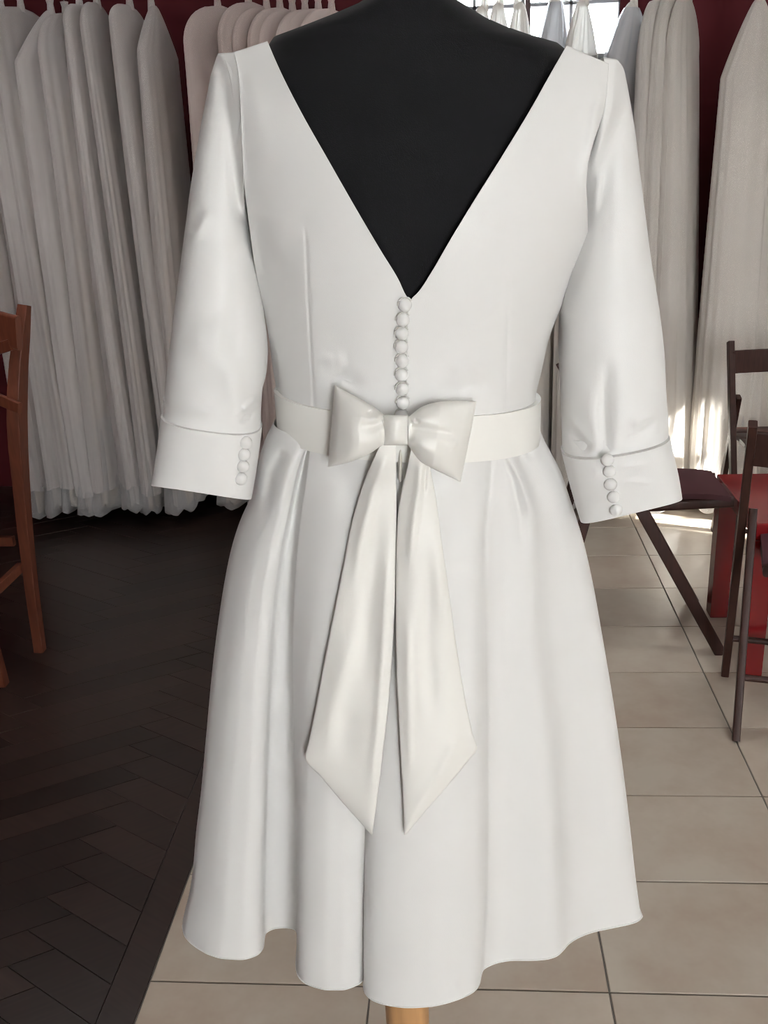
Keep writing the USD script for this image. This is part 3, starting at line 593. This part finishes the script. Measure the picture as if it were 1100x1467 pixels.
part(bow, 'bow_loop', bow_loop(rt, rb, ([0, .1, .3, .6, .85, .96, 1], [.009, .012, .020, .025, .018, .009, .002]), ([0, .5, 1], [Dk, Dk + .004, Dk + .018]), [([(586, 613), (605, 617), (640, 622), (660, 634)], 6, -.006, .05, .4), ([(588, 604), (605, 600), (630, 598)], 7, .004, .1, .6), ([(588, 626), (610, 640), (640, 655)], 9, .004, .1, .6), ([(640, 628), (655, 642)], 7, .003, .3, .3), ([(592, 600), (602, 604)], 3, -.003, .3, .3)]), 'satin_bow', smooth=60)
def tail(Lp, Rp, specs, off, n=150, m=60, edge=.006):
    L, Rr = curve(Lp, n), curve(Rp, n); u = np.linspace(0, 1, m); t = np.linspace(0, 1, n)
    q = L[:, None] * (1 - u[None, :, None]) + Rr[:, None] * u[None, :, None]
    D = skirt_D(q); D = ndimage.gaussian_filter(D, (6, 8), mode='nearest')
    top = sm(1 - t / .14)[:, None]; D = D * (1 - top) + top * (D0 - .118)
    puff = off + edge * np.sin(np.pi * u)[None] ** .6 * np.minimum(1, t * 12)[:, None] * np.minimum(1, (1 - t) * 14)[:, None] ** .5
    return PD(q, D - puff - relief(q, specs))
TL_L = [(548, 632), (538, 652), (522, 690), (504, 750), (491, 815), (480, 870), (466, 940), (452, 1015), (444, 1055), (437, 1085), (460, 1113), (490, 1149), (515, 1177), (531, 1195)]
TL_R = [(567, 634), (567.5, 680), (568, 740), (567, 830), (564, 900), (559, 980), (553, 1040), (547, 1090), (541, 1140), (536, 1175), (533, 1197)]
TRL = [(590, 636), (584, 668), (576, 700), (570, 740), (567.5, 800), (567, 880), (568, 960), (571, 1030), (574, 1090), (577, 1140), (579, 1197)]
TRR = [(612, 650), (617, 675), (624, 710), (632, 770), (642, 840), (650, 900), (660, 965), (670, 1020), (679, 1058), (683.5, 1072), (672, 1088), (640, 1127), (610, 1161), (582, 1195)]
tl = tail(TL_L, TL_R, [([(556, 650), (535, 700), (515, 780), (505, 860)], 9, .005, .1, .5), ([(545, 720), (530, 850), (520, 1000)], 14, -.005, .3, .3), ([(505, 900), (480, 1000), (462, 1080)], 14, .004, .3, .3), ([(555, 760), (550, 900), (540, 1050), (528, 1150)], 7, .003, .3, .2), ([(500, 1000), (490, 1100)], 16, -.003, .4, .4)], .006)
tr = tail(TRL, TRR, [([(603, 655), (600, 700), (590, 760), (584, 840)], 7, .004, .1, .5), ([(611, 660), (606, 715)], 3, -.004, .1, .4), ([(622, 730), (634, 850), (648, 960)], 12, .004, .3, .4), ([(612, 790), (612, 900), (622, 1050)], 12, -.004, .3, .3), ([(583, 860), (585, 1000), (588, 1120)], 7, .003, .3, .2), ([(665, 1040), (630, 1110), (592, 1165)], 9, .003, .3, .2)], .008)
part(bow, 'bow_tail', thick(tl, .0028), 'satin_bow', smooth=60); part(bow, 'bow_tail', thick(tr, .0028), 'satin_bow', smooth=60)

# ================================================================== gowns in covers on the back rails
RAIL_Z, RAIL_Y = 2.17, 4.13
def wave(g, z, rs, ks, drift=1.2):
    out = 0
    for k in ks: out = out + rs.uniform(.4, 1) * np.sin(k * g + rs.uniform(0, 6.28) + drift * rs.uniform(-1, 1) * z) / len(ks) ** .5
    return out
def garment(label, px, py_top, psi, w0, drop, w1, t0, t1, zbot, seed, cover='cover_grey', gown='gown_ivory', Y=RAIL_Y, pointed=False, group=None, lean=0.0, gown_top=.30, shiny=False):
    """a gown in a thin cover on a hanger. psi: angle of the hanger from the wall's normal; w: half width along the hanger; t: half thickness; hem at zbot"""
    rs = np.random.default_rng(seed); top = PY(np.array([px, py_top], float), Y); X, zt = top[0], top[2]
    t_ = thing('garment_bag', label, 'garment bag', (X, Y, zbot), group=group)
    psi = psi + math.atan2(X, Y)
    d = np.array([math.sin(psi), math.cos(psi), 0]); nrm = np.array([math.cos(psi), -math.sin(psi), 0])   # along the hanger (away from the viewer), across it
    n, m = 110, 120; g = np.linspace(0, 2 * np.pi, m + 1)[:-1]; H = zt - zbot
    s = np.r_[np.linspace(0, .16, 34), np.linspace(.16, 1, n - 33)[1:]]
    ph = rs.uniform(0, 6)
    def shape(s, wi, ti, rough, ks, seed2, bottom_wave):
        rr = np.random.default_rng(seed2); dz = s * H
        k = np.clip(dz / drop, 0, 1); sh = k ** .85 if pointed else np.sqrt(np.clip(1 - (1 - k) ** 2.2, 0, 1))
        w = .012 + (wi[0] - .012) * sh + (wi[1] - wi[0]) * sm((dz - drop) / (H - drop)) ** .8
        th_ = .010 + (ti[0] - .010) * np.sqrt(np.clip(dz / (drop * .8), 0, 1)) + (ti[1] - ti[0]) * np.clip((dz - drop) / (H - drop), 0, 1) ** .8
        amp = rough * (.15 + .85 * np.clip(dz / (H * .7), 0, 1)) * np.clip(dz / .1, 0, 1)
        rip = amp[:, None] * wave(g[None], (dz / H)[:, None], rr, ks)
        c = np.sign(np.cos(g)) * np.abs(np.cos(g)) ** .75; sn = np.sign(np.sin(g)) * np.abs(np.sin(g)) ** .75
        bw = bottom_wave * wave(g, 0, rr, (3, 5, 8))[None] * sm((s - .8) / .2)[:, None]
        sway = lean * (dz / H)[:, None] + .012 * np.sin(3.0 * (dz / H)[:, None] + ph)
        return np.array([X, Y, zt]) + (w[:, None] * c + rip * .6 * c)[..., None] * d + (th_[:, None] * sn + rip * sn + sway)[..., None] * nrm - (dz[:, None] + bw)[..., None] * Rz
    s_c = s * (1 - rs.uniform(.035, .06))
    P = shape(s_c, (w0, w1), (t0, t1), .011, (6, 9, 13, 17), seed, .010)
    v, q = grid(P, close_u=True); part(t_, 'cover', (v, q), cover, smooth=True)
    e = P[-1]; part(t_, 'cover_hem', rod(np.vstack([e, e[:1]]), .0016, 5), cover)
    e2 = P[:, 0 if False else m // 2]; part(t_, 'cover_seam', rod(P[3::2, m // 2], .0018, 5), cover)
    s2 = gown_top / H + (1 - gown_top / H) * np.linspace(0, 1, 70)
    G = shape(s2, (w0 * .62, w1 * .86), (t0 * .36, t1 * .48), .007, (5, 8, 11, 15), seed + 900, .014)
    tp = (.25 + .75 * sm((s2 - s2[0]) / .07))[:, None, None]; G = G.mean(1, keepdims=True) + (G - G.mean(1, keepdims=True)) * np.array([1, 1, 0]) * tp + (G - G.mean(1, keepdims=True)) * np.array([0, 0, 1]); gv = loft(list(G)); part(t_, 'gown', gv, gown, smooth=True)
    s3 = np.linspace(.80, 1.0, 30); Tl = shape(s3, (w0, w1 * 1.03), (t0, t1 * 1.05), .016, (6, 9, 12), seed + 500, .02)
    k = np.interp(s3, [.8, .93, 1], [.80, .92, 1.04])[:, None, None]; Tl = Tl.mean(1, keepdims=True) + (Tl - Tl.mean(1, keepdims=True)) * (np.array([1, 1, 0]) * k + np.array([0, 0, 1]))
    e = Tl[-1]; c = e.mean(0); Tl = np.concatenate([Tl, [c + (e - c) * .93 - Rz * .012, c + (e - c) * .75 - Rz * .018, c + (e - c) * .3 - Rz * .016]])
    v, q = grid(Tl, close_u=True); part(t_, 'tulle_hem', (v, q), 'tulle', smooth=True)
    hk = [np.array([X, Y, zt - .02]), np.array([X, Y, zt + .03]), np.array([X, Y, RAIL_Z - .03])] + [np.array([X, Y + .018 * math.sin(a) - 0, RAIL_Z - .003 - .018 * math.cos(a) + .012]) for a in np.linspace(.5, 4.2, 9)]
    part(t_, 'hanger_hook', rod(np.array(hk), .0022, 6), 'steel')
    g2 = [np.array([X, Y, zt - .02]) + Rz * (.06 * k) for k in (0, .4, .7, 1)]
    part(t_, 'cover_collar', rod(np.array(g2), [.016, .014, .012, .016], 10), cover)
    if shiny:
        Q = shape(np.linspace(.01, .45, 60), (w0 * 1.06, w0 * 1.15), (t0 * 1.35, t0 * 1.5), .012, (7, 12, 19), seed + 77, .0)
        v, q = grid(Q, close_u=True); part(t_, 'plastic_sleeve', (v, q), 'cellophane', smooth=True, label='clear shiny plastic over the shoulders')
    return t_
GL, GR = 'covered gowns on the left rail', 'covered gowns on the right rail'
rad = math.radians
NTH = ['first', 'second', 'third', 'fourth', 'fifth', 'sixth', 'seventh', 'eighth']
left = [(-22, 16, 34), (2, 12, 30), (30, 10, 30), (73, 15, 42), (94, 19, 34), (114, 7, 14), (139, 4, 14), (186, 7, 16), (217, 9, 18)]
for i, (px, py, ps) in enumerate(left):
    lb = ['greyish white garment bag cut off by the left edge of the picture', 'narrow greyish garment bag on the left rail, high above the bar stool backrest', 'garment bag on the left rail just left of the one with a pale wrapped hook', 'garment bag on the left rail with a pale wrapped hook and a wide round shoulder', 'garment bag on the left rail, directly right of the pale wrapped hook', 'tall narrow grey garment bag on the left rail, left one of the rounded pair', 'tall narrow grey garment bag on the left rail, right one of the rounded pair', 'grey garment bag second from the red gap in the left rail', 'garment bag with ivory gown showing through, left edge of the red gap'][i]
    garment(lb, px, py, rad(ps), .215, (.13, .12, .10, .19, .17, .09, .11, .08, .17)[i], .25, .030, .052, .075 + .012 * (i % 3), 40 + i, gown=('gown_ivory', 'gown_white')[i % 2], Y=RAIL_Y - .02 * (i % 2), group=GL, gown_top=.22, pointed=i in (3, 8))
pink = [(312, 9, 42), (356, 4, 38), (382, 10, 36), (401, 11, 36), (419, 14, 36), (437, 14, 36), (456, 12, 36), (475, 12, 34)]
for i, (px, py, ps) in enumerate(pink):
    garment(f'blush tinted garment bag, {NTH[i]} from the left in the blush row', px, py, rad(ps), .21, .15, .24, .026, .04, .085 + .01 * (i % 2), 70 + i, cover='cover_blush', gown='gown_blush', Y=RAIL_Y - .015 * (i % 2), group=GL, gown_top=.2)
right = [(694, 9, 10, .17, .22), (716, 4, 8, .16, .22), (741, 4, 10, .17, .22), (792, -4, 12, .20, .24), (838, 0, 14, .20, .24), (908, 3, 24, .20, .25), (941, 0, 12, .2, .25), (963, -8, 10, .21, .25), (986, -6, 11, .21, .20)]
rl = ['peaked white garment bag at the left end of the window', 'middle one of three peaked garment bags left of the dark post', 'peaked garment bag directly left of the dark post before the window', 'pointed garment bag hanging before the first bright pane right of the dark post', 'pointed garment bag between two bright panes, above the right sleeve', 'garment bag in shiny clear plastic at the right end of the glass block window', 'slim garment bag just right of the one in shiny plastic', 'tall garment bag second from the gap before the red wall on the right', 'garment bag with curved outer edge against the red wall, right end of its row']
for i, (px, py, ps, w0, dr) in enumerate(right):
    garment(rl[i], px, py, rad(ps), w0, dr, .25, .042 if i != 8 else .038, (.062, .062, .062, .062, .062, .062, .062, .085, .12)[i], .06 + .01 * (i % 2), 100 + i, cover='cover_warm', gown='gown_white', pointed=i < 6, group=GR, shiny=i in (3, 5), gown_top=.3, Y=RAIL_Y)
garment('wide white garment bag standing apart at the right edge, behind the folding chairs', 1090, -3, rad(58), .125, .26, .15, .05, .075, .05, 131, cover='cover_warm', gown='gown_white', pointed=True, group=GR, Y=4.02, gown_top=.3)
garment('white garment bag cut off by the right edge of the picture', 1150, 20, rad(40), .18, .3, .24, .05, .07, .05, 132, cover='cover_warm', gown='gown_ivory', pointed=True, group=GR, Y=4.16, gown_top=.3)
for nm, x0, x1, lb in (('clothes_rail', -2.6, -.22, 'steel clothes rail holding the gowns on the left'), ('clothes_rail', .02, 1.6, 'steel clothes rail holding the gowns on the right')):
    t_ = thing(nm, lb, 'clothes rail', ((x0 + x1) / 2, 4.3, RAIL_Z))
    part(t_, 'rail', rod(np.array([[x0, RAIL_Y, RAIL_Z], [x1, RAIL_Y, RAIL_Z]]), .0125, 14), 'steel')
    for x in (x0 + .1, x1 - .1): part(t_, 'bracket', bar(np.array([[x, RAIL_Y, RAIL_Z - .02], [x, 4.5, RAIL_Z - .02]]), .02, .012, side=(1, 0, 0)), 'steel')

# ================================================================== furniture
def folding_chair(label, foot, yaw, top_back, rear_back, height, half_w, seat_z, seat_x0, seat_x1, hinge_z, rear_top=None, slat_h=.085, seat_mat='chair_wood', cushion=False):
    """foot: floor point between the two front feet; the chair faces local +x. The long posts run from the top of the back to the front feet"""
    t_ = thing('folding_chair', label, 'folding chair', (*foot, 0)); c, s = math.cos(yaw), math.sin(yaw); O = np.array([*foot, 0.0])
    def L(x, y, z): return O + np.array([x * c - y * s, x * s + y * c, z])
    lat = np.array([-s, c, 0])
    def post(z): k = z / height; return -top_back * k
    for sg_ in (-1, 1):
        part(t_, 'post', bar([L(0, sg_ * half_w, .0), L(post(height * .5), sg_ * half_w, height * .5), L(post(height), sg_ * half_w, height)], .022, .036, side=lat), 'chair_wood')
        hz = hinge_z
        part(t_, 'rear_leg', bar([L(*((post(hz), sg_ * (half_w - .024), hz) if rear_top is None else (rear_top[0], sg_ * (half_w - .024), rear_top[1]))), L(-rear_back, sg_ * (half_w - .024), 0.0)], .020, .034, side=lat), 'chair_wood')
        part(t_, 'seat_rail', bar([L(seat_x0, sg_ * (half_w - .072), seat_z - .028), L((seat_x0 + seat_x1) / 2, sg_ * (half_w - .072), seat_z - .022), L(seat_x1, sg_ * (half_w - .072), seat_z - .012)], .020, .034, side=lat, r=.012, n=5), 'chair_wood')
    yy = np.linspace(-half_w, half_w, 9); zc = height - .028 - slat_h / 2
    part(t_, 'back_slat', bar([L(post(zc) - .022 * (1 - (y / half_w) ** 2), y, zc) for y in yy], slat_h, .014, side=(0, 0, 1)), 'chair_wood')
    if cushion:
        rows = []
        for x, k in zip(np.linspace(seat_x0 + .01, seat_x1 - .01, 9), [0, .7, 1, 1, 1, 1, 1, .7, 0]):
            rows.append([L(x, y, seat_z - .006 + .018 * k * (1 - (y / half_w) ** 4) + (x - seat_x0) / (seat_x1 - seat_x0) * .014) for y in np.linspace(-half_w + .06, half_w - .06, 9)])
        part(t_, 'seat', thick(np.array(rows), .016, dirn=-Rz), seat_mat, smooth=50)
    else:
        k = 5; xs_ = np.linspace(seat_x0, seat_x1, k + 1)
        for i in range(k): part(t_, 'seat_slat', bar([L((xs_[i] + xs_[i + 1]) / 2, -half_w + .036, seat_z), L((xs_[i] + xs_[i + 1]) / 2, half_w - .036, seat_z)], (xs_[i + 1] - xs_[i]) - .008, .014, side=L(1, 0, 0) - O), seat_mat)
    for z in (.14,): part(t_, 'rung', rod([L(post(z), -half_w, z), L(post(z), half_w, z)], .009), 'chair_wood')
    zr_ = .16; rt = rear_top or (post(hinge_z), hinge_z); xr2 = -rear_back + (rt[0] + rear_back) * zr_ / rt[1]
    part(t_, 'rung', rod([L(xr2, -half_w + .02, zr_), L(xr2, half_w - .02, zr_)], .009), 'chair_wood')
    return t_
folding_chair('dark folding chair with maroon seat, seen from the side by the right cuff', (.792, 2.93), 0.0, .47, .53, .845, .185, .485, -.44, .018, .50, rear_top=(-.42, .46), cushion=True, seat_mat='chair_seat')
folding_chair('dark brown folding chair behind the red table, facing the viewer', (1.195, 3.36), -math.pi / 2, .31, .42, .79, .20, .44, -.38, .02, .60)
folding_chair('dark brown folding chair seen from behind, in front of the red table', (.968, 2.573), 1.335, .235, .35, .83, .20, .44, -.17, .17, .585, cushion=True, seat_mat='chair_seat')

tb = thing('side_table', 'small square glossy red table between the folding chairs', 'table', (1.1, 2.83, 0))
TX0, TX1, TY0, TY1, TZ = .818, 1.37, 2.60, 3.045, .485
part(tb, 'tabletop', block((TX0, TY0, TZ - .05), (TX1, TY1, TZ), .003), 'red_lacquer')
for x in (TX0, TX1 - .055):
    for y in (TY0, TY1 - .055): part(tb, 'leg', block((x, y, 0), (x + .055, y + .055, TZ - .05), .003), 'red_lacquer')

# bar stool at the left edge, its back towards the gowns, facing the viewer
st = thing('bar_stool', 'reddish brown wooden bar stool with a crossed backrest at the left edge, before the gowns', 'bar stool', (-1.62, 2.68, 0))
YB = 2.775
cl = np.array([(35, 437), (31, 480), (27, 520), (25, 560), (24.5, 600), (26, 640), (30, 690), (36, 760), (45, 840), (57, 929)], float)
Pp = np.stack([PY(p, YB + .03 * math.sin(k / 9 * math.pi) * 0 + o) for k, (p, o) in enumerate(zip(cl, [.05, .03, .015, .0, -.005, -.005, 0, 0, .0, .0]))]); Pp[-1, 2] = 0.0
mir = lambda P: np.c_[2 * -1.62 - P[:, 0], P[:, 1:]]
for Q in (Pp, mir(Pp)): part(st, 'back_post', bar(Q, [.030, .034, .036, .038, .04, .04, .038, .036, .034, .032], [.034, .05, .06, .066, .066, .06, .05, .042, .036, .034], side=(1, 0, 0)), 'stool_wood')
fl_ = np.array([[-1.405, 2.50, .745], [-1.41, 2.52, .5], [-1.42, 2.555, 0]])
fl_[0, 0] = -1.435; fl_[1, 0] = -1.43
for Q in (fl_, mir(fl_)): part(st, 'front_leg', bar(Q, .034, .034, side=(1, 0, 0)), 'stool_wood')
zt = float(Pp[0, 2]); xi = float(Pp[0, 0])
xs_ = np.linspace(xi + .012, -3.24 - xi - .012, 11); arc = lambda x: .03 * (1 - ((x + 1.62) / .2) ** 2)
def flatbar(x0, z0, x1, z1, yo, w, d, n=9):
    xs2 = np.linspace(x0, x1, n); return bar([(x, yo + arc(x), z) for x, z in zip(xs2, np.linspace(z0, z1, n))], w, d, side=(0, 0, 1))
part(st, 'crest_rail', bar([(x, 2.80 + arc(x), zt - .045 + .01 * (1 - ((x + 1.62) / .2) ** 2)) for x in xs_], .10, .022, side=(0, 0, 1), r=.009, n=4), 'stool_wood')
xb0, xb1 = xi - .02, -3.24 - xi + .02
part(st, 'cross_brace', flatbar(xb0, zt - .10, xb1, .83, 2.79, .034, .016), 'stool_wood'); part(st, 'cross_brace', flatbar(xb0, .83, xb1, zt - .10, 2.775, .034, .016), 'stool_wood')
part(st, 'seat', block((-1.86, 2.44, .765), (-1.40, 2.80, .795), .010), 'stool_wood')
part(st, 'apron', block((-1.82, 2.485, .70), (-1.43, 2.505, .765), .003), 'stool_wood'); part(st, 'apron', block((-1.435, 2.50, .70), (-1.412, 2.77, .765), .003), 'stool_wood'); part(st, 'apron', block((-1.83, 2.50, .70), (-1.805, 2.77, .765), .003), 'stool_wood')
part(st, 'stretcher', bar([(-1.43, 2.53, .28), (-1.405, 2.775, .30)], .032, .02, side=(0, 0, 1)), 'stool_wood'); part(st, 'stretcher', bar([(-1.81, 2.53, .28), (-1.835, 2.775, .30)], .032, .02, side=(0, 0, 1)), 'stool_wood')
part(st, 'stretcher', bar([(-1.41, 2.775, .39), (-1.83, 2.775, .39)], .032, .02, side=(0, 0, 1)), 'stool_wood'); part(st, 'stretcher', bar([(-1.43, 2.535, .22), (-1.81, 2.535, .22)], .035, .02, side=(0, 0, 1)), 'stool_wood')
